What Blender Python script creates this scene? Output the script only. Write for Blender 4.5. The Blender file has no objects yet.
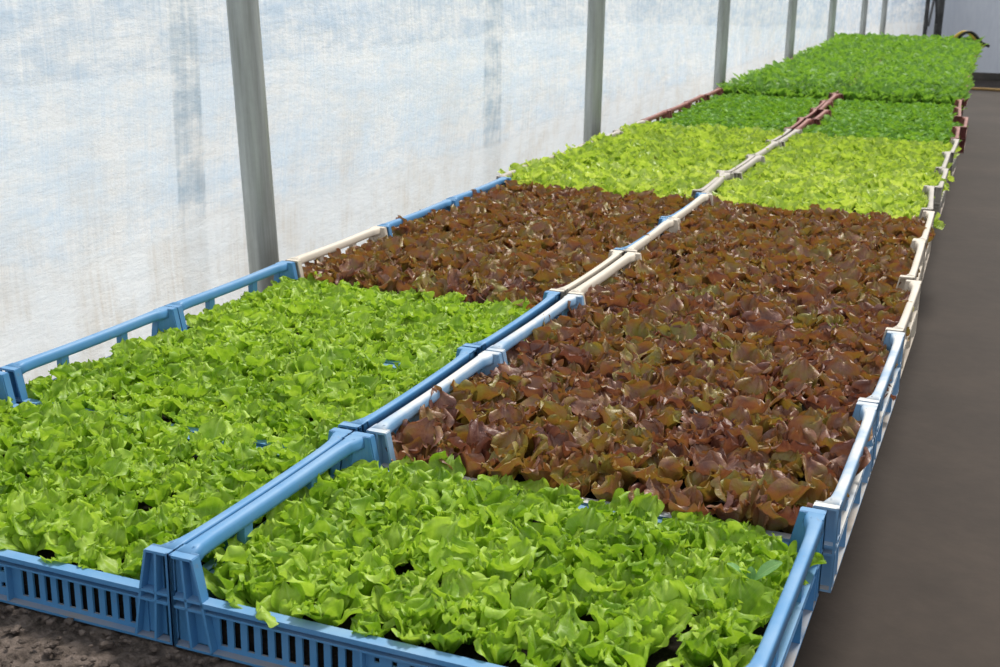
import bpy, bmesh, math, random
import numpy as np
from mathutils import Matrix, Vector

SC = bpy.context.scene
COL = SC.collection
PI = math.pi

# ------------------------------------------------------------------ camera
CX, CY, CZ = 0.7514, -0.9529, 0.6872
YAW, PITCH, ROLL = 0.38906, 0.28361, 0.01579
FPX = 1254.06
right = Vector((math.cos(YAW), math.sin(YAW), 0))
fwd0 = Vector((-math.sin(YAW), math.cos(YAW), 0))
fwd = fwd0 * math.cos(PITCH) - Vector((0, 0, 1)) * math.sin(PITCH)
up = fwd0 * math.sin(PITCH) + Vector((0, 0, 1)) * math.cos(PITCH)
r2 = right * math.cos(ROLL) + up * math.sin(ROLL)
u2 = up * math.cos(ROLL) - right * math.sin(ROLL)
cam_data = bpy.data.cameras.new('camera')
cam = bpy.data.objects.new('camera', cam_data)
COL.objects.link(cam)
m = Matrix((r2, u2, -fwd)).transposed().to_4x4()
m.translation = (CX, CY, CZ)
cam.matrix_world = m
cam_data.sensor_width = 36.0
cam_data.lens = FPX * 36.0 / 1000.0
cam_data.clip_start = 0.02
cam_data.clip_end = 200
cam_data.dof.use_dof = True
cam_data.dof.focus_distance = 1.75
cam_data.dof.aperture_fstop = 16
SC.camera = cam

# ------------------------------------------------------------------ light
w = bpy.data.worlds.new('sky'); SC.world = w; w.use_nodes = True
bg = w.node_tree.nodes['Background']
bg.inputs['Color'].default_value = (0.90, 0.95, 1.0, 1)
bg.inputs['Strength'].default_value = 0.88
sun_data = bpy.data.lights.new('sun', 'SUN')
sun_data.energy = 4.0
sun_data.angle = math.radians(11)
sun_data.color = (1.0, 0.95, 0.86)
sun = bpy.data.objects.new('sun', sun_data); COL.objects.link(sun)
SUN_FROM = Vector((0.12, 0.64, 1.05))
sun.rotation_euler = SUN_FROM.to_track_quat('Z', 'Y').to_euler()
sun.location = (0, 4, 5)
vs = SC.view_settings
vs.view_transform = 'Standard'; vs.look = 'None'; vs.gamma = 1.0
vs.use_curve_mapping = False
vs.exposure = 0.0
SC.cycles.transparent_max_bounces = 16

# ------------------------------------------------------------------ layout
FLOOR_Z = -0.60
END_Y = 16.6
PITCH_Y = 0.4
NROW = 28

def drift(y):
    """slow sideways drift of the crate rows"""
    xs = [-1, 1.6, 2.4, 2.8, 4.0, 4.8, 5.8, 8.0, 11.4, 20]
    ds = [0, -0.005, -0.02, -0.045, -0.06, -0.085, -0.13, -0.19, -0.30, -0.5]
    return float(np.interp(y, xs, ds))

# ------------------------------------------------------------------ helpers
def tag(o, label=None, cat=None, group=None, kind=None):
    if label: o['label'] = label
    if cat: o['category'] = cat
    if group: o['group'] = group
    if kind: o['kind'] = kind
    return o

def empty(name, loc=(0, 0, 0), rz=0.0):
    o = bpy.data.objects.new(name, None); COL.objects.link(o)
    o.empty_display_size = 0.05
    o.location = loc; o.rotation_euler = (0, 0, rz)
    return o

def mesh_obj(name, me, parent=None):
    o = bpy.data.objects.new(name, me); COL.objects.link(o)
    if parent: o.parent = parent
    return o

def np_mesh(name, V, F, mat, uv=None, smooth=True):
    """quads only"""
    me = bpy.data.meshes.new(name)
    n = len(F)
    me.vertices.add(len(V)); me.vertices.foreach_set('co', np.asarray(V, dtype=np.float32).ravel())
    me.loops.add(n * 4); me.loops.foreach_set('vertex_index', np.asarray(F, dtype=np.int32).ravel())
    me.polygons.add(n)
    me.polygons.foreach_set('loop_start', np.arange(0, n * 4, 4, dtype=np.int32))
    me.polygons.foreach_set('loop_total', np.full(n, 4, dtype=np.int32))
    me.update(calc_edges=True); me.validate()
    if smooth: me.polygons.foreach_set('use_smooth', np.ones(len(me.polygons), dtype=bool))
    if uv is not None:
        l = me.uv_layers.new(name='UVMap')
        l.data.foreach_set('uv', np.asarray(uv, dtype=np.float32)[np.asarray(F).ravel()].ravel())
    me.materials.append(mat)
    return me

def bm_mesh(name, bm, mat, smooth=False, bevel=0.0):
    if bevel > 0:
        bmesh.ops.bevel(bm, geom=[e for e in bm.edges if e.calc_face_angle(0) > 0.7], offset=bevel, segments=2, affect='EDGES', profile=0.6)
    me = bpy.data.meshes.new(name); bm.to_mesh(me); bm.free()
    me.materials.append(mat)
    if smooth: me.polygons.foreach_set('use_smooth', np.ones(len(me.polygons), dtype=bool))
    return me

def box(bm, x0, x1, y0, y1, z0, z1):
    vs_ = [bm.verts.new(p) for p in ((x0, y0, z0), (x1, y0, z0), (x1, y1, z0), (x0, y1, z0), (x0, y0, z1), (x1, y0, z1), (x1, y1, z1), (x0, y1, z1))]
    for f in ((0, 3, 2, 1), (4, 5, 6, 7), (0, 1, 5, 4), (1, 2, 6, 5), (2, 3, 7, 6), (3, 0, 4, 7)):
        bm.faces.new([vs_[i] for i in f])

def prism(bm, poly, axis, a0, a1):
    """extrude 2D polygon: axis 'y' -> poly is (x,z); axis 'x' -> poly is (y,z)"""
    def P(p, a): return (p[0], a, p[1]) if axis == 'y' else (a, p[0], p[1])
    A = [bm.verts.new(P(p, a0)) for p in poly]; B = [bm.verts.new(P(p, a1)) for p in poly]
    n = len(poly)
    fs = [bm.faces.new(A), bm.faces.new(B[::-1])]
    for i in range(n): fs.append(bm.faces.new((A[i], B[i], B[(i + 1) % n], A[(i + 1) % n])))
    return fs

def plate(bm, us, zs, solid, place):
    """a pierced plate: cells of the grid us x zs where solid(i,j); place(u,t,z)->xyz, t in 0..1 thickness"""
    V = {}
    def v(i, j, t):
        k = (i, j, t)
        if k not in V: V[k] = bm.verts.new(place(us[i], t, zs[j]))
        return V[k]
    nu, nz = len(us) - 1, len(zs) - 1
    S = lambda i, j: 0 <= i < nu and 0 <= j < nz and solid(i, j)
    for i in range(nu):
        for j in range(nz):
            if not S(i, j): continue
            bm.faces.new((v(i, j, 0), v(i + 1, j, 0), v(i + 1, j + 1, 0), v(i, j + 1, 0)))
            bm.faces.new((v(i, j, 1), v(i, j + 1, 1), v(i + 1, j + 1, 1), v(i + 1, j, 1)))
            if not S(i - 1, j): bm.faces.new((v(i, j, 0), v(i, j + 1, 0), v(i, j + 1, 1), v(i, j, 1)))
            if not S(i + 1, j): bm.faces.new((v(i + 1, j, 0), v(i + 1, j, 1), v(i + 1, j + 1, 1), v(i + 1, j + 1, 0)))
            if not S(i, j - 1): bm.faces.new((v(i, j, 0), v(i, j, 1), v(i + 1, j, 1), v(i + 1, j, 0)))
            if not S(i, j + 1): bm.faces.new((v(i, j + 1, 0), v(i + 1, j + 1, 0), v(i + 1, j + 1, 1), v(i, j + 1, 1)))

def tube(bm, pts, r, n=10, cap=True):
    pts = [Vector(p) for p in pts]; rings = []
    for i, p in enumerate(pts):
        d = (pts[min(i + 1, len(pts) - 1)] - pts[max(i - 1, 0)]).normalized()
        a = d.orthogonal().normalized() if i == 0 else (prev_a - d * prev_a.dot(d)).normalized()
        prev_a = a; b = d.cross(a)
        rings.append([bm.verts.new(p + (a * math.cos(2 * PI * k / n) + b * math.sin(2 * PI * k / n)) * r) for k in range(n)])
    for A, B in zip(rings, rings[1:]):
        for k in range(n): bm.faces.new((A[k], A[(k + 1) % n], B[(k + 1) % n], B[k]))
    if cap:
        bm.faces.new(rings[0][::-1]); bm.faces.new(rings[-1])

# ------------------------------------------------------------------ materials
class NT:
    def __init__(self, name):
        self.mat = bpy.data.materials.new(name); self.mat.use_nodes = True
        self.t = self.mat.node_tree; self.t.nodes.clear()
        self.out = self.t.nodes.new('ShaderNodeOutputMaterial')
    def n(self, typ, **kw):
        nd = self.t.nodes.new(typ)
        for k, v in kw.items():
            if k.startswith('_'): setattr(nd, k[1:], v)
            else:
                key = k.replace('__', ' ')
                inp = nd.inputs[int(key[1:])] if key[0] == 'i' and key[1:].isdigit() else nd.inputs[key]
                if isinstance(v, bpy.types.NodeSocket): self.t.links.new(v, inp)
                else: inp.default_value = v
        return nd
    def coord(self, kind='Object', scale=(1, 1, 1)):
        c = self.n('ShaderNodeTexCoord'); mp = self.n('ShaderNodeMapping', Vector=c.outputs[kind], Scale=scale)
        return mp.outputs[0]
    def noise(self, vec, scale, detail=3, rough=0.5):
        return self.n('ShaderNodeTexNoise', Vector=vec, Scale=scale, Detail=detail, Roughness=rough).outputs['Fac']
    def ramp(self, fac, stops):
        r = self.n('ShaderNodeValToRGB', Fac=fac); e = r.color_ramp.elements
        while len(e) > 1: e.remove(e[0])
        for i, (p, c) in enumerate(stops):
            if i == 0: el = e[0]; el.position = p
            else: el = e.new(p)
            el.color = (*c, 1) if len(c) == 3 else c
        return r.outputs['Color']
    def mix(self, fac, a, b, mode='MIX'):
        nd = self.n('ShaderNodeMix', _data_type='RGBA', _blend_type=mode)
        for s, v in ((nd.inputs[0], fac), (nd.inputs[6], a), (nd.inputs[7], b)):
            if isinstance(v, bpy.types.NodeSocket): self.t.links.new(v, s)
            else: s.default_value = v if not isinstance(v, tuple) or len(v) == 4 else (*v, 1)
        return nd.outputs[2]
    def math(self, op, a, b=0.5, c=0.0, clamp=False):
        nd = self.n('ShaderNodeMath', _operation=op, _use_clamp=clamp)
        for i, v in enumerate((a, b, c)):
            if isinstance(v, bpy.types.NodeSocket): self.t.links.new(v, nd.inputs[i])
            else: nd.inputs[i].default_value = v
        return nd.outputs[0]
    def bump(self, h, strength, dist=0.001):
        return self.n('ShaderNodeBump', Height=h, Strength=strength, Distance=dist).outputs[0]
    def finish(self, sh):
        self.t.links.new(sh, self.out.inputs['Surface']); return self.mat

def plastic(name, base, dust, dust_amt, rough=0.42):
    t = NT(name)
    oc = t.coord('Object')
    g = t.n('ShaderNodeNewGeometry')
    nz = t.n('ShaderNodeSeparateXYZ', Vector=g.outputs['Normal']).outputs['Z']
    pz = t.n('ShaderNodeSeparateXYZ', Vector=oc).outputs['Z']
    n1 = t.noise(t.coord('Object', (3, 3, 3)), 4, 6, 0.55)
    n2 = t.noise(oc, 90, 4, 0.6)
    rnd = t.n('ShaderNodeObjectInfo').outputs['Random']
    # dust and sun-bleaching collect on the ledges and top rails
    upf = t.math('MULTIPLY', t.math('SUBTRACT', nz, 0.35), 1.6, clamp=True)
    f = t.math('MULTIPLY', upf, t.math('MULTIPLY_ADD', n1, 1.7, -0.35, clamp=True), clamp=True)
    f = t.math('MULTIPLY', f, dust_amt * 1.5, clamp=True)
    f = t.math('ADD', f, t.math('MULTIPLY', t.math('SUBTRACT', n1, 0.42, clamp=True), dust_amt * 1.1), clamp=True)
    low = t.math('MULTIPLY', upf, t.math('LESS_THAN', pz, 0.02))
    f2 = t.math('MULTIPLY', low, t.math('MULTIPLY_ADD', n1, 1.5, -0.1, clamp=True), clamp=True)
    b = t.mix(t.math('MULTIPLY', n2, 0.25), (*base, 1), tuple(c * 0.75 for c in base))
    c = t.mix(f, b, (*dust, 1))
    c = t.mix(f2, c, (0.30, 0.25, 0.21, 1))
    spots = t.ramp(n2, [(0.66, (0, 0, 0)), (0.72, (1, 1, 1))])
    c = t.mix(t.math('MULTIPLY', t.n('ShaderNodeRGBToBW', Color=spots).outputs[0], 0.35), c, (0.22, 0.17, 0.13, 1))
    rg = t.math('MULTIPLY_ADD', f, 0.3, rough, clamp=True)
    p = t.n('ShaderNodeBsdfPrincipled', Base__Color=c, Roughness=rg, Normal=t.bump(n2, 0.15))
    p.inputs['Specular IOR Level'].default_value = 0.35
    return t.finish(p.outputs[0])

M = {}
M['blue'] = plastic('blue_plastic', (0.070, 0.235, 0.47), (0.40, 0.50, 0.58), 0.25)
M['blue_faded'] = plastic('faded_blue_plastic', (0.16, 0.33, 0.54), (0.60, 0.59, 0.57), 0.95)
M['cream'] = plastic('cream_plastic', (0.60, 0.53, 0.44), (0.70, 0.64, 0.56), 0.4)
M['grey'] = plastic('grey_plastic', (0.40, 0.36, 0.32), (0.52, 0.48, 0.43), 0.5)
M['red'] = plastic('brick_red_plastic', (0.20, 0.055, 0.045), (0.42, 0.24, 0.20), 0.5)

def leafmat(name, stops, base_col, trans, rough, gloss, transw, noise_scale=60, bumpk=0.5, vein=(0.6, 0.75, 0.3), vein_amt=0.25, obj_var=0.3):
    t = NT(name)
    oc = t.coord('Object')
    oi = t.n('ShaderNodeObjectInfo')
    add = t.n('ShaderNodeVectorMath', _operation='ADD')
    t.t.links.new(oc, add.inputs[0])
    sc_ = t.n('ShaderNodeVectorMath', _operation='SCALE', Scale=1.0)
    comb = t.n('ShaderNodeCombineXYZ', X=oi.outputs['Random'], Y=oi.outputs['Random'], Z=oi.outputs['Random'])
    t.t.links.new(comb.outputs[0], sc_.inputs[0]); t.t.links.new(sc_.outputs[0], add.inputs[1])
    n1 = t.noise(add.outputs[0], noise_scale, 3, 0.55)
    n2 = t.noise(add.outputs[0], 350, 3, 0.6)
    uvn = t.n('ShaderNodeUVMap', _uv_map='UVMap')
    sep = t.n('ShaderNodeSeparateXYZ', Vector=uvn.outputs[0])
    U, Vv = sep.outputs['X'], sep.outputs['Y']        # U along the leaf 0..1, V across 0..1
    fac = t.math('ADD', n1, t.math('MULTIPLY', t.math('SUBTRACT', oi.outputs['Random'], 0.5), obj_var), clamp=True)
    c = t.ramp(fac, stops)
    # the leaf foot is paler and greener than its blade
    foot = t.n('ShaderNodeMapRange', Value=U, i1=0.05, i2=0.62, i3=1.0, i4=0.0).outputs[0]
    c = t.mix(t.math('MULTIPLY', foot, 0.75), c, (*base_col, 1))
    # veins
    mid = t.math('ABSOLUTE', t.math('SUBTRACT', Vv, 0.5))
    v1 = t.math('SUBTRACT', 1.0, t.math('MULTIPLY', mid, 22), clamp=True)
    sv = t.math('SINE', t.math('MULTIPLY', t.math('SUBTRACT', U, t.math('MULTIPLY', mid, 0.9)), 46))
    v2 = t.math('MULTIPLY', t.math('SUBTRACT', sv, 0.88, clamp=True), 5, clamp=True)
    vv = t.math('MAXIMUM', v1, t.math('MULTIPLY', v2, 0.5))
    c = t.mix(t.math('MULTIPLY', vv, vein_amt), c, (*vein, 1))
    n3 = t.noise(add.outputs[0], 140, 2, 0.5)
    h = t.math('ADD', t.math('ADD', t.math('MULTIPLY', n2, 0.5), t.math('MULTIPLY', n3, 1.6)), t.math('MULTIPLY', vv, -0.5))
    nrm = t.bump(h, bumpk, 0.0012)
    p = t.n('ShaderNodeBsdfPrincipled', Base__Color=c, Roughness=rough, Normal=nrm)
    p.inputs['Specular IOR Level'].default_value = gloss
    tc = t.mix(1.0, c, (*trans, 1), 'MULTIPLY')
    tr = t.n('ShaderNodeBsdfTranslucent', Color=tc)
    mx = t.n('ShaderNodeMixShader', Fac=transw, i1=p.outputs[0], i2=tr.outputs[0])
    return t.finish(mx.outputs[0])

M['green'] = leafmat('frilly_green_leaf', [(0.3, (0.19, 0.34, 0.02)), (0.5, (0.295, 0.455, 0.035)), (0.72, (0.43, 0.59, 0.08))], (0.22, 0.42, 0.04), (1.5, 1.5, 1.0), 0.45, 0.4, 0.34)
M['redleaf'] = leafmat('red_lettuce_leaf', [(0.28, (0.17, 0.068, 0.052)), (0.44, (0.25, 0.115, 0.068)), (0.55, (0.27, 0.145, 0.050)), (0.66, (0.26, 0.18, 0.042)), (0.8, (0.28, 0.25, 0.05))],
                       (0.17, 0.20, 0.03), (1.5, 1.15, 0.7), 0.42, 0.6, 0.25, 38, 0.8, (0.36, 0.20, 0.13), 0.3, 0.35)
M['pale'] = leafmat('yellow_green_leaf', [(0.3, (0.33, 0.47, 0.055)), (0.5, (0.45, 0.58, 0.09)), (0.72, (0.58, 0.68, 0.17))], (0.30, 0.50, 0.05), (1.4, 1.35, 1.0), 0.42, 0.45, 0.40)
M['dark'] = leafmat('small_dark_green_leaf', [(0.3, (0.09, 0.22, 0.022)), (0.5, (0.15, 0.34, 0.035)), (0.75, (0.25, 0.47, 0.06))], (0.12, 0.22, 0.02), (1.6, 1.4, 0.9), 0.55, 0.3, 0.30)
M['tall'] = leafmat('tall_green_leaf', [(0.3, (0.085, 0.19, 0.025)), (0.5, (0.14, 0.30, 0.04)), (0.75, (0.24, 0.44, 0.07))], (0.10, 0.28, 0.02), (1.6, 1.5, 0.9), 0.52, 0.3, 0.32)
M['weed'] = leafmat('bluish_green_leaf', [(0.3, (0.12, 0.27, 0.07)), (0.7, (0.19, 0.37, 0.12))], (0.14, 0.34, 0.10), (1.3, 1.4, 1.0), 0.5, 0.4, 0.25)

def soilmat(name, a, b, sc1=60):
    t = NT(name); oc = t.coord('Object')
    n1 = t.noise(oc, sc1, 8, 0.7); n2 = t.noise(oc, sc1 * 5, 6, 0.7)
    c = t.ramp(n1, [(0.35, a), (0.6, b)])
    specks = t.ramp(n2, [(0.62, (0, 0, 0)), (0.70, (1, 1, 1))])
    c = t.mix(t.math('MULTIPLY', t.n('ShaderNodeRGBToBW', Color=specks).outputs[0], 0.5), c, (0.24, 0.19, 0.15, 1))
    p = t.n('ShaderNodeBsdfPrincipled', Base__Color=c, Roughness=0.95, Normal=t.bump(t.math('ADD', n1, n2), 1.0, 0.006))
    p.inputs['Specular IOR Level'].default_value = 0.15
    return t.finish(p.outputs[0])
M['potting'] = soilmat('potting_compost', (0.006, 0.005, 0.004), (0.025, 0.019, 0.014))
M['bench_soil'] = soilmat('dark_peat', (0.04, 0.031, 0.026), (0.22, 0.175, 0.15), 45)

def steelmat():
    t = NT('galvanised_steel')
    oc = t.coord('Object', (14, 14, 0.8)); n1 = t.noise(oc, 3, 6, 0.6)
    n2 = t.noise(t.coord('Object'), 70, 4, 0.6)
    c = t.ramp(n1, [(0.3, (0.24, 0.25, 0.23)), (0.55, (0.40, 0.42, 0.40)), (0.75, (0.56, 0.58, 0.56))])
    c = t.mix(t.math('MULTIPLY', n2, 0.3), c, (0.20, 0.19, 0.16, 1))
    p = t.n('ShaderNodeBsdfPrincipled', Base__Color=c, Metallic=0.35, Roughness=0.42, Normal=t.bump(n2, 0.2))
    return t.finish(p.outputs[0])
M['steel'] = steelmat()

def filmmat():
    t = NT('milky_plastic_film')
    oc = t.coord('Object')
    P = t.n('ShaderNodeSeparateXYZ', Vector=oc); Z = P.outputs['Z']; Y = P.outputs['Y']
    # light and shade of sagging folds painted as white-blue bands, plus drips and blotches
    wob = t.noise(t.coord('Object', (1, 1.2, 3)), 1.3, 3, 0.55)
    band = t.noise(t.coord('Object', (1, 1.5, 6.5)), 1.9, 7, 0.66)
    fine = t.noise(t.coord('Object', (1, 9, 22)), 2.6, 5, 0.7)
    drip = t.noise(t.coord('Object', (1, 34, 1.3)), 2.2, 4, 0.6)
    drip2 = t.noise(t.coord('Object', (1, 95, 3)), 2.0, 3, 0.6)
    patch = t.noise(t.coord('Object', (1, 5, 9)), 2.4, 5, 0.7)
    clear = t.math('ADD', t.math('ADD', t.math('MULTIPLY', band, 1.0), t.math('MULTIPLY', fine, 0.20)), t.math('MULTIPLY', t.math('SUBTRACT', patch, 0.40), 0.9))
    clear = t.math('ADD', clear, t.math('MULTIPLY', t.math('SUBTRACT', drip, 0.5), 0.45))
    clear = t.math('ADD', clear, t.math('MULTIPLY', t.math('SUBTRACT', drip2, 0.5), 0.25))
    cl = t.n('ShaderNodeMapRange', Value=clear, i1=0.52, i2=0.94, i3=0.0, i4=1.0).outputs[0]
    # lower skirt (a second thickness of film) starts at a wavy hem
    hem = t.math('ADD', t.math('MULTIPLY', t.math('SUBTRACT', wob, 0.5), 0.10), 0.10)
    skirt = t.n('ShaderNodeMapRange', Value=t.math('SUBTRACT', Z, hem), i1=-0.02, i2=0.02, i3=1.0, i4=0.0).outputs[0]
    hemline = t.math('SUBTRACT', 1.0, t.math('MULTIPLY', t.math('ABSOLUTE', t.math('SUBTRACT', Z, hem)), 60), clamp=True)
    cl = t.math('MULTIPLY', cl, t.math('SUBTRACT', 1.0, t.math('MULTIPLY', skirt, 0.85)), clamp=True)
    tint = t.mix(cl, (0.97, 0.965, 0.95, 1), (0.55, 0.68, 0.80, 1))
    stain_n = t.noise(t.coord('Object', (1, 5, 4)), 1.5, 4, 0.6)
    low = t.n('ShaderNodeMapRange', Value=Z, i1=0.0, i2=0.45, i3=1.0, i4=0.15).outputs[0]
    st = t.math('MULTIPLY', t.math('MULTIPLY', t.math('SUBTRACT', stain_n, 0.44, clamp=True), 4.5, clamp=True), low, clamp=True)
    st = t.math('MULTIPLY', st, t.math('MULTIPLY_ADD', drip, 1.6, -0.3, clamp=True), clamp=True)
    st = t.math('MAXIMUM', t.math('MULTIPLY', st, 0.75), t.math('MULTIPLY', hemline, t.math('MULTIPLY', stain_n, 0.35)))
    tint = t.mix(st, tint, (0.66, 0.54, 0.40, 1))
    bmp = t.bump(t.math('ADD', t.math('MULTIPLY', band, 0.8), t.math('MULTIPLY', fine, 0.25)), 0.8, 0.02)
    df = t.n('ShaderNodeBsdfDiffuse', Color=tint, Normal=bmp)
    tr = t.n('ShaderNodeBsdfTranslucent', Color=tint, Normal=bmp)
    gl = t.n('ShaderNodeBsdfGlossy', Color=(0.9, 0.93, 1, 1), Roughness=0.35, Normal=bmp)
    mx = t.n('ShaderNodeMixShader', Fac=0.72, i1=df.outputs[0], i2=tr.outputs[0])
    mx = t.n('ShaderNodeMixShader', Fac=0.08, i1=mx.outputs[0], i2=gl.outputs[0])
    tp = t.n('ShaderNodeBsdfTransparent', Color=(0.93, 0.96, 1, 1))
    tf = t.math('MULTIPLY_ADD', cl, 0.20, 0.06)
    mx = t.n('ShaderNodeMixShader', Fac=tf, i1=mx.outputs[0], i2=tp.outputs[0])
    return t.finish(mx.outputs[0])
M['film'] = filmmat()

def simple(name, stops, scale, rough=0.8, bumpk=0.3, sc=(1, 1, 1), spec=0.3, bd=0.004):
    t = NT(name); n1 = t.noise(t.coord('Object', sc), scale, 7, 0.62)
    n2 = t.noise(t.coord('Object', sc), scale * 14, 5, 0.6)
    c = t.ramp(t.math('ADD', t.math('MULTIPLY', n1, 0.75), t.math('MULTIPLY', n2, 0.25)), stops)
    p = t.n('ShaderNodeBsdfPrincipled', Base__Color=c, Roughness=rough, Normal=t.bump(n2, bumpk, bd))
    p.inputs['Specular IOR Level'].default_value = spec
    return t.finish(p.outputs[0])
M['dark_steel'] = simple('dark_weathered_steel', [(0.4, (0.06, 0.06, 0.06)), (0.6, (0.12, 0.12, 0.12))], 8, 0.6)
M['floor'] = simple('trodden_concrete', [(0.35, (0.022, 0.0140, 0.0098)), (0.5, (0.030, 0.020, 0.0145)), (0.65, (0.041, 0.028, 0.0205))], 1.6, 0.75, 0.35, (1, 1, 1))
M['backwall'] = simple('blue_grey_sheeting', [(0.35, (0.55, 0.58, 0.66)), (0.65, (0.72, 0.74, 0.80))], 1.2, 0.6, 0.2, (1.5, 1, 0.35))
M['plinth'] = simple('dark_base_board', [(0.4, (0.05, 0.045, 0.04)), (0.6, (0.09, 0.08, 0.07))], 3)
M['outside'] = simple('pale_gravel', [(0.35, (0.62, 0.64, 0.66)), (0.65, (0.80, 0.81, 0.80))], 3)
M['board'] = simple('weathered_board', [(0.35, (0.22, 0.17, 0.12)), (0.65, (0.38, 0.31, 0.24))], 4, 0.8, 0.3, (1, 6, 6))
M['yellow'] = simple('yellow_rubber', [(0.4, (0.55, 0.36, 0.06)), (0.6, (0.66, 0.45, 0.09))], 12, 0.5)
M['black'] = simple('black_rubber', [(0.4, (0.012, 0.011, 0.01)), (0.6, (0.03, 0.027, 0.022))], 12, 0.5)
M['orange'] = simple('ochre_rubber', [(0.4, (0.32, 0.19, 0.06)), (0.6, (0.42, 0.26, 0.09))], 12, 0.5)

# ------------------------------------------------------------------ setting
def grid_mesh(name, P, nu, nv, mat, smooth=True):
    V = [P(i / nu, j / nv) for j in range(nv + 1) for i in range(nu + 1)]
    F = [(j * (nu + 1) + i, j * (nu + 1) + i + 1, (j + 1) * (nu + 1) + i + 1, (j + 1) * (nu + 1) + i) for j in range(nv) for i in range(nu)]
    return np_mesh(name, V, F, mat, None, smooth)

def bx_obj(name, x0, x1, y0, y1, z0, z1, mat, parent=None, bev=0.0):
    bm = bmesh.new(); box(bm, x0, x1, y0, y1, z0, z1)
    return mesh_obj(name, bm_mesh(name, bm, mat, bevel=bev), parent)

tag(bx_obj('floor', -1.1, 7.0, -4, END_Y + 0.3, FLOOR_Z - 0.05, FLOOR_Z, M['floor']), kind='structure')
tag(bx_obj('outside_ground', -9.0, -1.1, -6, 30, FLOOR_Z - 0.05, FLOOR_Z + 0.02, M['outside']), kind='structure')

def film_pt(a, b):
    y = -2.2 + a * (END_Y + 2.2); z = FLOOR_Z + b * 1.8
    x = -0.97 - 0.02 * math.sin(y * 1.35 + 0.4) ** 2 - 0.012 * math.sin(z * 7 + y * 0.8) - 0.008 * math.sin(y * 5.1 + z * 3)
    x += 0.46 * max(0.0, (y - 15.0) / (END_Y - 15.0)) ** 1.5
    return (x, y, z)
film = mesh_obj('wall_left', grid_mesh('wall_left', film_pt, 260, 36, M['film'])); tag(film, kind='structure')

bm = bmesh.new(); box(bm, -1.0, 7.0, END_Y, END_Y + 0.04, FLOOR_Z, 2.3)
tag(mesh_obj('wall_back', bm_mesh('wall_back', bm, M['backwall'])), kind='structure')
tag(bx_obj('baseboard_back', -1.0, 7.0, END_Y - 0.05, END_Y - 0.002, FLOOR_Z, FLOOR_Z + 0.09, M['plinth']), kind='structure')

# steel posts along the film
posts = [(1.40, -0.805, 0.0345), (3.75, -0.80, 0.0335), (5.93, -0.80, 0.032), (8.30, -0.845, 0.031), (10.75, -0.915, 0.031), (12.9, -0.90, 0.031), (14.8, -0.90, 0.031)]
plab = ['nearest galvanised steel post, standing behind the blue crates of green lettuces',
        'galvanised steel post beside the yellow-green lettuces, next after the nearest post',
        'galvanised steel post beside the brick-red crates, third from the front',
        'galvanised steel post beside the tall salad greens, fourth from the front',
        'galvanised steel post beside the tall salad greens, fifth from the front',
        'thin distant galvanised steel post, sixth from the front along the film wall',
        'farthest small galvanised steel post near the end of the film wall']
for (y, x, r), lb in zip(posts, plab):
    rt = empty('steel_post', (x, y, FLOOR_Z))
    if y < 2: rt.rotation_euler = (math.radians(-1.2), math.radians(-3.7), 0); rt.location.x += 0.045
    tag(rt, lb, 'post', 'steel posts along the film wall')
    bm = bmesh.new(); n = 32
    tube(bm, [(0, 0, z * 0.2) for z in range(0, 15)], r, n)
    mesh_obj('tube', bm_mesh('tube', bm, M['steel'], True), rt)
    bm = bmesh.new(); box(bm, -0.06, 0.06, -0.06, 0.06, 0, 0.008)
    mesh_obj('foot_plate', bm_mesh('foot_plate', bm, M['steel'], bevel=0.002), rt)
# posts of the neighbouring frame, outside, seen dimly through the film
for (x, y, lb) in ((-1.75, 2.45, 'dim outdoor post seen through the film, before the nearest steel post'),
                   (-1.75, 5.0, 'dim outdoor post seen through the film between first and second steel posts'),
                   ):
    bm = bmesh.new(); tube(bm, [(0, 0, k * 0.3) for k in range(9)], 0.045, 20)
    o = mesh_obj('outdoor_post', bm_mesh('outdoor_post', bm, M['steel'], True)); o.location = (x, y, FLOOR_Z + 0.02)
    tag(o, lb, 'post', 'outdoor posts behind the film')
# end frame in the corner
fr = empty('corner_frame', (-0.46, END_Y - 0.4, FLOOR_Z))
tag(fr, 'dark steel corner frame with slanting braces at the far end of the film', 'frame')
bm = bmesh.new(); tube(bm, [(0.08, 0.1, 0), (0.08, 0.1, 2.6)], 0.05, 14); mesh_obj('post', bm_mesh('post', bm, M['dark_steel'], True), fr)
bm = bmesh.new(); tube(bm, [(0.0, -0.9, 0), (0.0, -0.9, 2.6)], 0.025, 12); mesh_obj('post', bm_mesh('post', bm, M['dark_steel'], True), fr)
bm = bmesh.new(); tube(bm, [(0.03, -0.85, 1.5), (0.06, 0.02, 0.7)], 0.014, 10); mesh_obj('brace', bm_mesh('brace', bm, M['dark_steel'], True), fr)
bm = bmesh.new(); tube(bm, [(0.03, -0.85, 0.7), (0.06, 0.02, 1.5)], 0.014, 10); mesh_obj('brace', bm_mesh('brace', bm, M['dark_steel'], True), fr)

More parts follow.
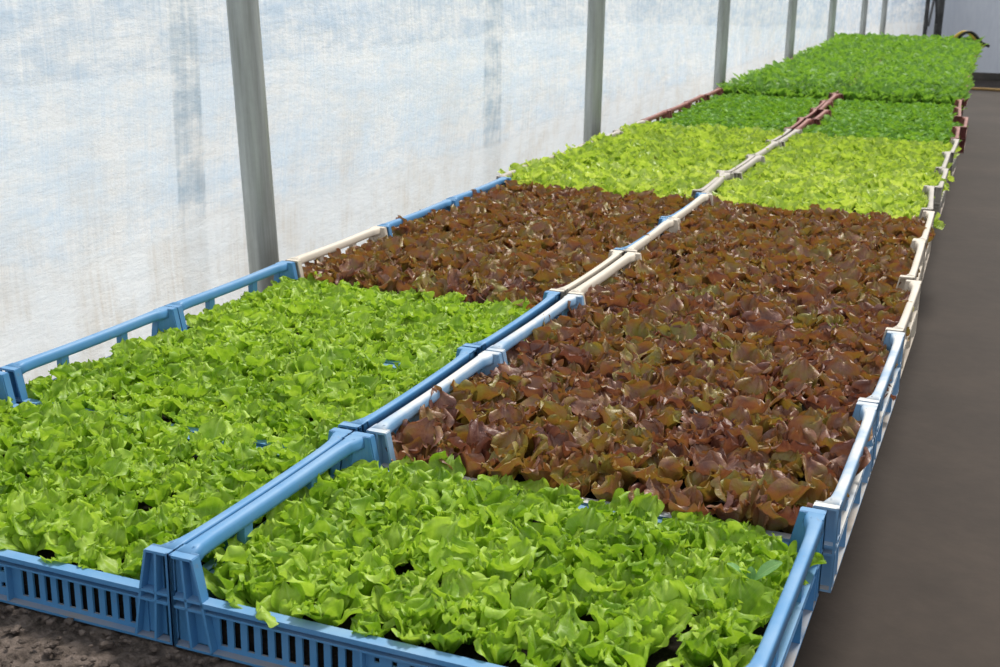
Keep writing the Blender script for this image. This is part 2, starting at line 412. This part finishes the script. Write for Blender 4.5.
# bench that carries the crates
bench = empty('growing_bench', (0, 0, FLOOR_Z))
tag(bench, 'long low growing bench topped with dark peat under all the crates', 'bench')
TOP = -0.012 - FLOOR_Z
rng = random.Random(3)
def bench_edge(y, side):
    return 0.44 + drift(y) if side > 0 else max(-0.66 + drift(y), -0.74)
NB = 24
ys = np.linspace(-0.75, 11.6, NB)
bm = bmesh.new()
sec = []
for y in ys:
    l, r = bench_edge(y, -1), bench_edge(y, 1)
    sec.append([bm.verts.new(p) for p in ((l, y, TOP - 0.10), (r, y, TOP - 0.10), (r, y, TOP - 0.012), (l, y, TOP - 0.012))])
for A, B in zip(sec, sec[1:]):
    for k in range(4): bm.faces.new((A[k], A[(k + 1) % 4], B[(k + 1) % 4], B[k]))
bm.faces.new(sec[0][::-1]); bm.faces.new(sec[-1])
mesh_obj('bench_top', bm_mesh('bench_top', bm, M['board']), bench)
for y in (-0.6, 1.8, 4.2, 6.6, 9.0, 11.4):
    for s in (-1, 1):
        x = bench_edge(y, s) - s * 0.06
        bm = bmesh.new(); box(bm, x - 0.035, x + 0.035, y - 0.035, y + 0.035, 0, TOP - 0.10)
        mesh_obj('leg', bm_mesh('leg', bm, M['board'], bevel=0.003), bench)

def soil_surface(name, x0, x1, y0, y1, nx, ny, z, amp, mat, seed, follow=False):
    rr = np.random.RandomState(seed)
    H = rr.rand(ny + 1, nx + 1)
    Hs = (H + np.roll(H, 1, 0) + np.roll(H, 1, 1) + np.roll(H, (1, 1), (0, 1))) / 4
    V = []
    for j in range(ny + 1):
        y = y0 + (y1 - y0) * j / ny
        for i in range(nx + 1):
            xa, xb = (bench_edge(y, -1) + 0.003, bench_edge(y, 1) - 0.003) if follow else (x0, x1)
            x = xa + (xb - xa) * i / nx
            edge = i in (0, nx) or j in (0, ny)
            V.append((x, y, z + (Hs[j, i] * 0.7 + H[j, i] * 0.3 - 0.5) * amp if not edge else z - 0.012))
    F = [(j * (nx + 1) + i, j * (nx + 1) + i + 1, (j + 1) * (nx + 1) + i + 1, (j + 1) * (nx + 1) + i) for j in range(ny) for i in range(nx)]
    return np_mesh(name, V, F, mat)
peat = mesh_obj('peat_soil', soil_surface('peat_soil', -0.655, 0.435, -0.745, 0.3, 240, 208, -0.0045, 0.010, M['bench_soil'], 5))
tag(peat, 'rough dark crumbly peat in front of the nearest crates', 'soil', kind='stuff')
peat2 = mesh_obj('peat_soil', soil_surface('peat_soil', -0.775, 0.435, 0.3, 11.55, 40, 300, -0.0065, 0.010, M['bench_soil'], 6, True))
tag(peat2, 'dark peat lying beneath and between the rows of crates', 'soil', kind='stuff')
# loose crumbs of peat near the front
rr = random.Random(11)
bm = bmesh.new()
for k in range(900):
    x = rr.uniform(-0.5, 0.25); y = rr.uniform(-0.22, -0.004); r = rr.uniform(0.0012, 0.0045) * (0.6 + rr.random())
    mtx = Matrix.Translation((x, y, 0.0005 + r * 0.2)) @ Matrix.Rotation(rr.uniform(0, 6), 4, 'Z') @ Matrix.Diagonal((r * rr.uniform(.8, 1.6), r, r * .7, 1))
    bmesh.ops.create_icosphere(bm, subdivisions=1, radius=1, matrix=mtx)
tag(mesh_obj('soil_crumbs', bm_mesh('soil_crumbs', bm, M['bench_soil'])), 'loose dark peat crumbs at the foot of the front crates', 'soil', kind='stuff')

# ------------------------------------------------------------------ crate
CW, CD, CH = 0.604, 0.394, 0.105
RIM = 0.058
def lerp(a, b, t): return a + (b - a) * t

def corner_mesh(sx, sy, mat):
    """corner pillar at local origin growing to +x, +y; mirrored by sx, sy"""
    bm = bmesh.new()
    wz = lambda z: lerp(0.047, 0.037, z / RIM) if z < RIM else lerp(0.037, 0.028, (z - RIM) / (CH - RIM))
    tr = [(0, 0), (0.047, 0), (0.037, RIM), (0.028, CH), (0, CH)]
    th = 0.0028
    for ax in ('y', 'x'):
        t0 = tr if ax == 'y' else [(max(u, 0.011), z) for u, z in tr]
        prism(bm, t0, ax, 0.011, 0.0138)                                  # recessed web
        def rib(p, q, d=0.0115):                                          # ribs standing out from the web
            (ua, za), (ub, zb) = p, q
            dx, dz = ub - ua, zb - za; L = math.hypot(dx, dz); nx, nz = -dz / L * th / 2, dx / L * th / 2
            prism(bm, [(ua - nx, za - nz), (ub - nx, zb - nz), (ub + nx, zb + nz), (ua + nx, za + nz)], ax, 0.0, d)
        rib((0.047, 0.001), (0.037, RIM)); rib((0.037, RIM), (0.0275, CH - 0.001))
        rib((0.0215, 0.002), (0.0175, RIM)); rib((0.0175, RIM), (0.0150, CH - 0.002))
        rib((0.0014, 0.0), (0.0014, CH), 0.0028)
        h0 = 0.0 if ax == 'y' else 0.0117
        rib((h0, RIM - 0.001), (0.037, RIM - 0.001)); rib((h0, RIM - 0.011), (0.0385, RIM - 0.011))
        rib((h0, 0.0014), (0.047, 0.0014))
    # top cap, curved inner edge of the scoop
    for ax in ('y', 'x'):
        c0 = 0.0 if ax == 'y' else 0.0146
        prism(bm, [(c0, CH - 0.003), (0.0283, CH - 0.003), (0.0276, CH), (c0, CH)], ax, 0.0, 0.0145)
    # fillet inside the corner
    pts = []
    for k in range(7):
        a = k / 6 * PI / 2
        pts.append((1 - math.sin(a), 1 - math.cos(a)))
    A = [bm.verts.new((0.0138 + 0.033 * x, 0.0138 + 0.033 * y, 0.004)) for x, y in pts] + [bm.verts.new((0.012, 0.012, 0.004))]
    B = [bm.verts.new((0.0138 + 0.0145 * x, 0.0138 + 0.0145 * y, CH - 0.001)) for x, y in pts] + [bm.verts.new((0.012, 0.012, CH - 0.001))]
    n = len(A)
    bm.faces.new(B)
    for k in range(n): bm.faces.new((A[k], A[(k + 1) % n], B[(k + 1) % n], B[k]))
    for v in bm.verts:
        v.co.x = v.co.x if sx > 0 else CW - v.co.x
        v.co.y = v.co.y if sy > 0 else CD - v.co.y
    bmesh.ops.recalc_face_normals(bm, faces=bm.faces)
    return bm_mesh('corner_post', bm, mat, bevel=0.0)

def side_mesh(sy, mat):
    """long low side"""
    bm = bmesh.new()
    x0, x1 = 0.036, CW - 0.036
    us, holes = [x0], set()
    u = 0.050
    def add_slots(start, n, wgap, wbar):
        u = start
        for _ in range(n):
            us.append(u); holes.add(len(us) - 1); us.append(u + wgap); u += wgap + wbar
        return u
    e = add_slots(0.052, 10, 0.0085, 0.0078)
    mid0 = e + 0.002
    sq = set()
    for k in range(8):
        a = mid0 + 0.014 + k * (CW - 2 * mid0 - 0.034) / 7
        us.append(a); sq.add(len(us) - 1); us.append(a + 0.006)
    add_slots(CW - e + 0.0078, 10, 0.0085, 0.0078)
    us.append(x1)
    zs = [0.0, 0.0085, 0.013, 0.019, 0.032, 0.038, 0.0425, RIM - 0.002]
    def solid(i, j):
        if i in holes: return j in (0, 6)
        if i in sq: return j not in (2, 4)
        return True
    plate(bm, us, zs, solid, lambda u, t, z: (u, 0.0095 + 0.0028 * t, z))
    box(bm, x0, x1, 0.0, 0.0145, RIM - 0.0055, RIM)                        # rim
    box(bm, x0, x1, 0.0015, 0.0145, RIM - 0.0130, RIM - 0.0108)            # second ledge
    box(bm, 0.046, CW - 0.046, 0.0, 0.0145, 0.0, 0.0030)                   # foot flange
    for u in (mid0 + 0.004, CW - mid0 - 0.004, CW / 2):
        box(bm, u - 0.0013, u + 0.0013, 0.001, 0.0105, 0.002, RIM - 0.012)
    for v in bm.verts: v.co.y = v.co.y if sy > 0 else CD - v.co.y
    bmesh.ops.recalc_face_normals(bm, faces=bm.faces)
    return bm_mesh('side_panel', bm, mat)

def end_mesh(sx, mat):
    """short end: slatted lower wall and the small posts that carry the rail"""
    bm = bmesh.new()
    y0, y1 = 0.036, CD - 0.036
    us, holes = [y0], set(); u = 0.054; 
    nsl = 9; pitch = (CD - 2 * 0.054) / nsl
    for k in range(nsl):
        us.append(u + 0.004); holes.add(len(us) - 1); us.append(u + pitch - 0.004); u += pitch
    us.append(y1)
    zs = [0.0, 0.010, 0.041, 0.054]
    plate(bm, us, zs, lambda i, j: not (i in holes and j == 1), lambda u, t, z: (0.0095 + 0.0028 * t, u, z))
    box(bm, 0.0, 0.0135, y0, y1, 0.0515, 0.0545)
    box(bm, 0.0, 0.0135, 0.046, CD - 0.046, 0.0, 0.003)
    box(bm, 0.001, 0.0135, y0, y1, 0.0405, 0.0425)
    for c in (0.125, CD - 0.125):
        box(bm, 0.0030, 0.0135, c - 0.008, c + 0.008, 0.052, 0.0945)
        box(bm, 0.001, 0.0105, c - 0.0015, c + 0.0015, 0.003, 0.052)
    for v in bm.verts: v.co.x = v.co.x if sx > 0 else CW - v.co.x
    bmesh.ops.recalc_face_normals(bm, faces=bm.faces)
    return bm_mesh('end_panel', bm, mat)

def rail_mesh(sx, mat):
    """rounded carrying rail along the top of the short end"""
    n = 14
    prof = [(0.0, 0.0880), (0.0, 0.1030), (0.0006, 0.1046), (0.0022, 0.1053), (0.0060, 0.1056), (0.0095, 0.1050), (0.0120, 0.1034), (0.0134, 0.1005), (0.0146, 0.0935), (0.0142, 0.0905), (0.0120, 0.0890), (0.0040, 0.0880)]
    V, F = [], []
    for k in range(n + 1):
        t = k / n; y = lerp(0.012, CD - 0.012, t)
        sag = -0.0022 * math.sin(PI * t); b = 0.010 * (abs(2 * t - 1) ** 10)
        for (x, z) in prof: V.append(((x + (b if x > 0.009 else 0)), y, z + sag))  # widens into the corners
    m = len(prof)
    for k in range(n):
        for i in range(m): F.append((k * m + i, k * m + (i + 1) % m, (k + 1) * m + (i + 1) % m, (k + 1) * m + i))
    bm = bmesh.new(); vv = [bm.verts.new(p) for p in V]
    for f in F: bm.faces.new([vv[i] for i in f])
    bm.faces.new(vv[:m]); bm.faces.new(vv[-m:][::-1])
    for v in bm.verts: v.co.x = v.co.x if sx > 0 else CW - v.co.x
    bmesh.ops.recalc_face_normals(bm, faces=bm.faces)
    return bm_mesh('handle_rail', bm, mat, True)

def base_mesh(mat):
    bm = bmesh.new()
    us = list(np.linspace(0.011, CW - 0.011, 36)); zs = list(np.linspace(0.011, CD - 0.011, 24))
    plate(bm, us, zs, lambda i, j: not (i % 2 and j % 2), lambda u, t, z: (u, z, 0.001 + 0.003 * t))
    bmesh.ops.recalc_face_normals(bm, faces=bm.faces)
    return bm_mesh('base', bm, mat)

CRATE_MESH = {}
def crate_meshes(col):
    if col not in CRATE_MESH:
        mt = M[col]
        CRATE_MESH[col] = ([('base', base_mesh(mt))] + [('side_panel', side_mesh(s, mt)) for s in (1, -1)] + [('end_panel', end_mesh(s, mt)) for s in (1, -1)]
                           + [('handle_rail', rail_mesh(s, mt)) for s in (1, -1)] + [('corner_post', corner_mesh(a, b, mt)) for a in (1, -1) for b in (1, -1)])
    return CRATE_MESH[col]

ORD = ['front', 'second', 'third', 'fourth', 'fifth', 'sixth', 'seventh', 'eighth', 'ninth', 'tenth', 'eleventh', 'twelfth', 'thirteenth', 'fourteenth', 'fifteenth',
       'sixteenth', 'seventeenth', 'eighteenth', 'nineteenth', 'twentieth'] + ['twenty-' + s for s in ('first', 'second', 'third', 'fourth', 'fifth', 'sixth', 'seventh', 'eighth')]
def row_words(side): return 'beside the film wall' if side == 'L' else 'beside the aisle'
def where(side, i):
    return ('the front crate ' if i == 0 else f'the {ORD[i]} crate from the front ') + row_words(side)

LCOL = ['blue', 'blue', 'blue', 'cream', 'blue', 'blue', 'grey', 'grey', 'grey', 'grey']
RCOL = ['blue', 'blue_faded', 'blue_faded', 'cream', 'cream', 'cream', 'grey', 'grey', 'grey', 'grey']
CNAME = {'blue': 'blue', 'blue_faded': 'faded pale blue', 'cream': 'cream', 'grey': 'dusty grey', 'red': 'brick red'}
def kind_of(side, i):
    if side == 'L': return 'green' if i < 3 else 'redleaf' if i < 6 else 'pale' if i < 10 else 'dark' if i < 14 else 'tall'
    return 'green' if i < 1 else 'redleaf' if i < 6 else 'pale' if i < 10 else 'dark' if i < 14 else 'tall'
KNAME = {'green': 'green lettuces', 'redleaf': 'red lettuces', 'pale': 'yellow-green lettuces', 'dark': 'small greens', 'tall': 'tall greens'}

soil_me = {}
def potting(side, i):
    k = (i * 2 + (side == 'L')) % 3
    if k not in soil_me:
        nx, ny = 60, 40
        me = soil_surface('potting_soil', 0.015, CW - 0.015, 0.015, CD - 0.015, nx, ny, 0.041, 0.007, M['potting'], 20 + k)
        bm = bmesh.new(); bm.from_mesh(me)
        be = [e for e in bm.edges if len(e.link_faces) == 1]
        r = bmesh.ops.extrude_edge_only(bm, edges=be)
        for v in r['geom']:
            if isinstance(v, bmesh.types.BMVert): v.co.z = 0.0042
        bmesh.ops.holes_fill(bm, edges=[e for e in bm.edges if len(e.link_faces) == 1], sides=0)
        bmesh.ops.recalc_face_normals(bm, faces=bm.faces)
        bm.to_mesh(me); bm.free(); soil_me[k] = me
    return soil_me[k]

jit = random.Random(77)
CR = {}
for i in range(NROW):
    for side in 'LR':
        y = i * PITCH_Y + (jit.uniform(-0.003, 0.003) if i else 0)
        if i > 0: y += 0.004
        x = drift(y + 0.2) + (0.0 if side == 'R' else -CW - 0.003)
        if side == 'R' and i in (1, 2): x += 0.012
        if side == 'R' and i == 3: x += 0.008
        if i > 3: x += jit.uniform(-0.007, 0.007)
        if side == 'R' and i == 11: x += 0.02
        rz = math.radians(jit.uniform(-0.5, 0.5)) if i > 1 else 0
        rz += math.atan2(-(drift(y + 0.4) - drift(y)), 0.4)
        cols = LCOL if side == 'L' else RCOL
        col = cols[i] if i < len(cols) else 'red'
        z = 0.0
        root = empty('nursery_crate', (x, y, z), rz)
        kd = kind_of(side, i)
        if i == 0: lb = f'{CNAME[col]} plastic crate of {KNAME[kd]}, nearest of the row {row_words(side)}'
        else: lb = f'{CNAME[col]} crate of {KNAME[kd]}, {ORD[i]} from the front {row_words(side)}'
        tag(root, lb, 'crate', 'nursery crates in two rows')
        for nm, me in crate_meshes(col): mesh_obj(nm, me, root)
        so = mesh_obj('potting_soil', potting(side, i)); so.location = (x, y, z); so.rotation_euler = (0, 0, rz)
        tag(so, f'dark potting soil in {where(side, i)}', 'soil', 'potting soil in the crates', 'stuff')
        CR[side, i] = (x, y, z, rz)

# ------------------------------------------------------------------ plants
def leaf(R, L, W, tilt, curl, cup, frill, freq, nu, nv, base_w=0.22, peak=0.68, lobes=0.10, twist=0.0):
    """one leaf growing from the origin, leaning towards +x; returns verts (numpy), quads, uv"""
    us = np.linspace(0, 1, nu + 1); vs_ = np.linspace(-1, 1, nv + 1)
    th = tilt + curl * us ** 2.0
    ds = L / nu
    cx = np.concatenate([[0], np.cumsum(np.sin((th[1:] + th[:-1]) / 2) * ds)])
    cz = np.concatenate([[0], np.cumsum(np.cos((th[1:] + th[:-1]) / 2) * ds)])
    prof = np.where(us < peak, base_w + (1 - base_w) * np.sin(np.clip(us / peak, 0, 1) * PI / 2) ** 1.7, np.sqrt(np.clip(1 - ((us - peak) / (1.05 - peak)) ** 2.2, 0, 1)))
    ph = R.uniform(0, 6.28, 6)
    U, Vv = np.meshgrid(us, vs_, indexing='ij')
    ang = np.arctan2(Vv * 1.0, 1.25 - U * 0.95)
    e = np.clip(np.maximum(np.abs(Vv), U ** 3), 0, 1)
    side = np.where(Vv > 0, ph[4], 0)
    wave = np.sin(freq * ang + ph[0] + side) + 0.7 * np.sin(freq * 0.55 * (U * 3 + Vv) + ph[1]) + 0.45 * np.sin(freq * 1.9 * ang + ph[2])
    lat = Vv * (W / 2) * prof[:, None] * (1 + lobes * e * np.sin(freq * 1.15 * ang + ph[3] + side))
    nrm = cup * W * (Vv ** 2) * prof[:, None] + frill * W * e ** 2.2 * wave * np.clip(U * 2.2, 0, 1)
    along = lobes * 0.5 * L * np.where(U > 0.8, (U - 0.8) / 0.2, 0) * np.sin(freq * 0.9 * Vv * 1.3 + ph[5]) - 0.10 * L * (Vv ** 2) * U ** 4
    T = np.stack([np.sin(th), np.zeros_like(th), np.cos(th)], -1)[:, None, :]
    N = np.stack([-np.cos(th), np.zeros_like(th), np.sin(th)], -1)[:, None, :]
    B0 = np.array([0, 1, 0])[None, None, :]
    if twist:
        a = (twist * us)[:, None, None]
        B, N2 = B0 * np.cos(a) + N * np.sin(a), N * np.cos(a) - B0 * np.sin(a)
    else: B, N2 = np.broadcast_to(B0, N.shape), N
    C = np.stack([cx, np.zeros_like(cx), cz], -1)[:, None, :]
    P = C + B * lat[..., None] + N2 * nrm[..., None] + T * along[..., None]
    P = P.reshape(-1, 3)
    idx = np.arange((nu + 1) * (nv + 1)).reshape(nu + 1, nv + 1)
    F = np.stack([idx[:-1, :-1], idx[1:, :-1], idx[1:, 1:], idx[:-1, 1:]], -1).reshape(-1, 4)
    uv = np.stack([U, Vv * 0.5 + 0.5], -1).reshape(-1, 2)
    return P, F, uv

def rotz(P, a):
    c, s = math.cos(a), math.sin(a)
    return np.stack([P[:, 0] * c - P[:, 1] * s, P[:, 0] * s + P[:, 1] * c, P[:, 2]], -1)

def plant(kind, seed, q=1.0):
    R = np.random.RandomState(seed)
    Vs, Fs, UVs = [], [], []; off = 0
    def add(P, F, uv, a, dx=0.0, dz=0.0):
        nonlocal off
        P = P + np.array([dx, 0, dz]); P = rotz(P, a)
        Vs.append(P); Fs.append(F + off); UVs.append(uv); off += len(P)
    nq = lambda n: max(3, int(round(n * q)))
    a0 = R.uniform(0, 6.28)
    if kind == 'green':
        n = R.randint(5, 7)
        for k in range(n):
            f = k / (n - 1); a = a0 + k * 2.4 + R.uniform(-.4, .4)
            L = 0.055 * (1 - 0.25 * f) * R.uniform(.82, 1.15)
            add(*leaf(R, L, L * R.uniform(.70, .92), math.radians(42 - 32 * f + R.uniform(-10, 8)), R.uniform(0.0, 0.95), R.uniform(-.02, .28), R.uniform(.075, .125), R.uniform(6, 8.5), nq(16), nq(20), 0.15, 0.72, 0.09, R.uniform(-.6, .6)), a, 0.002)
    elif kind == 'redleaf':
        n = R.randint(5, 8)
        for k in range(n):
            f = k / (n - 1); a = a0 + k * 2.4 + R.uniform(-.4, .4)
            L = 0.064 * (1 - 0.25 * f) * R.uniform(.80, 1.15)
            add(*leaf(R, L, L * R.uniform(.66, .92), math.radians(34 - 27 * f + R.uniform(-12, 10)), R.uniform(-0.1, 0.9), R.uniform(0, .32), R.uniform(.06, .11), R.uniform(5, 8), nq(14), nq(16), 0.20, 0.72, 0.07, R.uniform(-.7, .7)), a, 0.002)
    elif kind == 'pale':
        n = R.randint(5, 7)
        for k in range(n):
            f = k / (n - 1); a = a0 + k * 2.4 + R.uniform(-.4, .4)
            L = 0.068 * (1 - 0.2 * f) * R.uniform(.85, 1.12)
            add(*leaf(R, L, L * R.uniform(.50, .66), math.radians(36 - 28 * f + R.uniform(-8, 8)), R.uniform(0.1, 0.8), R.uniform(0, .3), R.uniform(.05, .10), R.uniform(4, 7), nq(9), nq(8), 0.22, 0.66, 0.08, R.uniform(-.5, .5)), a, 0.002)
    elif kind == 'dark':
        n = R.randint(7, 10)
        for k in range(n):
            f = k / (n - 1); a = a0 + k * 2.4 + R.uniform(-.4, .4)
            L = 0.050 * (1 - 0.2 * f) * R.uniform(.75, 1.2)
            add(*leaf(R, L, L * R.uniform(.42, .55), math.radians(40 - 32 * f + R.uniform(-8, 10)), R.uniform(0.3, 1.1), R.uniform(0.05, .3), 0.02, 4, nq(7), nq(4), 0.12, 0.72, 0.02, R.uniform(-.4, .4)), a, R.uniform(0, .006), R.uniform(0, .010))
    elif kind == 'tall':
        n = R.randint(7, 10)
        for k in range(n):
            f = k / (n - 1); a = a0 + k * 2.4 + R.uniform(-.4, .4)
            L = 0.105 * (1 - 0.3 * f) * R.uniform(.75, 1.1)
            add(*leaf(R, L, L * R.uniform(.30, .42), math.radians(26 - 22 * f + R.uniform(-8, 8)), R.uniform(0.4, 1.3), R.uniform(0.05, .3), 0.04, 5, nq(8), nq(4), 0.08, 0.74, 0.05, R.uniform(-.4, .4)), a, R.uniform(0, .006))
    elif kind == 'weed':
        for k, (L, a) in enumerate(((0.040, 0.4), (0.034, 3.4), (0.018, 1.9))):
            add(*leaf(R, L, L * 0.55, math.radians(42 if k < 2 else 18), 0.5, 0.08, 0.01, 3, 12, 8, 0.10, 0.58, 0.0, 0.1), a, 0.0, 0.014)
    return np.concatenate(Vs), np.concatenate(Fs), np.concatenate(UVs)

GRIDN = {'green': (13, 9), 'redleaf': (12, 8), 'pale': (12, 8), 'dark': (14, 10), 'tall': (12, 8)}
HI = {}
for kd in GRIDN:
    HI[kd] = [np_mesh(kd + '_seedling', *plant(kd, 100 + 7 * s)[:2], M[kd], plant(kd, 100 + 7 * s)[2]) for s in range(14)]
spots = {k: [] for k in GRIDN}
pr = random.Random(5)
camv = Vector((CX, CY, CZ))
for (side, i), (x, y, z, rz) in CR.items():
    kd = kind_of(side, i); nx, ny = GRIDN[kd]
    for b in range(ny):
        for a in range(nx):
            lx = 0.034 + (CW - 0.068) * a / (nx - 1) + pr.uniform(-.006, .006)
            ly = 0.025 + (CD - 0.050) * b / (ny - 1) + pr.uniform(-.006, .006)
            if i == 0 and b == 0: ly += 0.012
            if i == 0 and side == 'R' and a == nx - 1: lx -= 0.010
            if a in (0, nx - 1) and b in (0, ny - 1): lx += 0.012 if a == 0 else -0.012; ly += 0.012 if b == 0 else -0.012
            if kd == 'tall' and side == 'L' and i > 17 and a == 0: lx += 0.03
            wx = x + lx * math.cos(rz) - ly * math.sin(rz); wy = y + lx * math.sin(rz) + ly * math.cos(rz)
            s = pr.uniform(0.86, 1.16)
            if kd == 'green' and side == 'L': s *= 0.92
            if kd == 'pale' and side == 'L': s *= 1.12 if a > 1 else 1.28
            if kd == 'tall' and i >= 20: s *= 1.0 + 0.05 * (i - 20)
            if i == 0 and b == 0: s *= 0.86
            edge = 1 if (side == 'R' and a == nx - 1) or (side == 'L' and a == 0) else 0
            p = Vector((wx, wy, z + 0.038))
            rel = p - camv; d = rel.dot(fwd)
            px = 500 + FPX * rel.dot(r2) / d if d > 0.05 else -9999
            vis = d > 0.05 and -25 < px < 1025 and 333 - FPX * rel.dot(u2) / d < 690
            if not vis and kd == 'green' : continue                      # wholly outside the photograph's frame
            spots[kd].append((d, side, i, wx, wy, p.z, s, pr.uniform(0, 2 * PI), pr.uniform(-.12, .12), pr.uniform(-.12, .12), pr.randrange(14), a, b))

PNAME = {'green': ('green_lettuce_seedling', 'frilly lettuce', 'lettuce'),
         'redleaf': ('red_lettuce_seedling', 'red lettuce', 'lettuce'),
         'pale': ('pale_lettuce_seedling', 'pale lettuce', 'lettuce'),
         'dark': ('salad_seedling', 'dark seedling', 'salad plant'),
         'tall': ('leafy_salad_seedling', 'tall seedling', 'salad plant')}
REST = {'green': ('green_lettuce_foliage', 'frilly green lettuces filling the back of the third crate beside the film wall'),
        'redleaf': ('red_lettuce_foliage', 'dense red-brown lettuce foliage of the farther red crates, behind the near red lettuces'),
        'pale': ('pale_lettuce_foliage', 'dense yellow-green lettuce foliage at the back of the yellow-green block'),
        'dark': ('salad_foliage', 'dense small dark green foliage behind the first rows of the brick-red crates'),
        'tall': ('leafy_salad_foliage', 'dense tall green foliage reaching to the far end of the rows')}
for kd, sp in spots.items():
    sp.sort(key=lambda t_: t_[0])
    nm, lb, cat = PNAME[kd]
    nind = 300
    for (d, side, i, wx, wy, wz, s, a, tx, ty, v, ca, rb) in sp[:nind]:
        o = mesh_obj(nm, HI[kd][v]); o.location = (wx, wy, wz); o.rotation_euler = (tx, ty, a); o.scale = (s, s, s)
        nx, ny = GRIDN[kd]
        row = 'back' if rb == ny - 1 else ORD[rb]
        c = ca if side == 'R' else nx - 1 - ca
        col = 'nearest the centre rail' if c == 0 else ORD[c] + ' from centre rail'
        tag(o, f'{lb} in {ORD[i]} crate {row_words(side)}, {row} row, {col}', cat, f'{KNAME[kd]} in {where(side, i)}')
    rest = sp[nind:]
    if rest:
        q = {'green': 0.8, 'redleaf': 0.7, 'pale': 0.6, 'dark': 0.75, 'tall': 0.6}[kd]
        lows = [plant(kd, 100 + 7 * s, q) for s in range(14)]
        Vs, Fs, Us = [], [], []; off = 0
        for (d, side, i, wx, wy, wz, s, a, tx, ty, v, ca, rb) in rest:
            V, F, U = lows[v]
            P = rotz(V * s, a); P = P + np.stack([P[:, 2] * ty, -P[:, 2] * tx, P[:, 0] * 0], -1) + np.array([wx, wy, wz])
            Vs.append(P); Fs.append(F + off); Us.append(U); off += len(V)
        o = mesh_obj(REST[kd][0], np_mesh(REST[kd][0], np.concatenate(Vs), np.concatenate(Fs), M[kd], np.concatenate(Us)))
        tag(o, REST[kd][1], 'greens', kind='stuff')

# small weed with smooth oval leaves among the front lettuces
V, F, U = plant('weed', 4)
o = mesh_obj('weed_seedling', np_mesh('weed_seedling', V, F, M['weed'], U)); o.location = (0.548, 0.245, 0.060)
tag(o, 'small bluish-green weed with smooth oval leaves near the rail of the front crate', 'weed')

# leaves hanging over the aisle side of the pale crates
hr = random.Random(9)
for k, (yy, kd, zz) in enumerate(((2.5, 'pale', .05), (2.95, 'pale', .085), (1.35, 'redleaf', .05), (1.02, 'redleaf', .045), (3.3, 'pale', .06))):
    o = mesh_obj('hanging_' + PNAME[kd][0], HI[kd][k + 3]); o.location = (0.585 + drift(yy), yy, zz)
    o.rotation_euler = (0, 1.15, 0.2 * k); o.scale = (.6,) * 3
    tag(o, {'pale': 'yellow-green lettuce plant', 'redleaf': 'red-brown lettuce plant'}[kd] + ' leaning over the aisle-side rail of ' + where('R', int(yy / 0.4)).replace(' beside the aisle', ''), 'lettuce')

# ------------------------------------------------------------------ hoses
bm = bmesh.new()
tube(bm, [(-0.2 + 0.25 * k, 14.9 + 0.05 * math.sin(k * 1.1), FLOOR_Z + 0.016) for k in range(16)], 0.016, 8)
tag(mesh_obj('floor_hose', bm_mesh('floor_hose', bm, M['orange'], True)), 'thin ochre hose lying across the aisle floor at the far end', 'hose')
for nm, mt, dx, lb in (('drip_hose', 'yellow', 0.0, 'yellow hose looped over the last crate beside the aisle'), ('drip_hose', 'black', 0.035, 'black hose looped beside the yellow hose at the last crate')):
    x0, y0 = 0.27 + dx, 10.95
    bm = bmesh.new()
    pts = [(x0 - 0.16 + 0.26 * t, y0 + 0.1 * t, 0.13 + 0.085 * math.sin(PI * min(1, t * 1.25 + 0.1)) - 0.12 * max(0, t - 0.7)) for t in np.linspace(0, 1, 14)]
    tube(bm, pts, 0.013, 8)
    tag(mesh_obj(nm, bm_mesh(nm, bm, M[mt], True)), lb, 'hose')
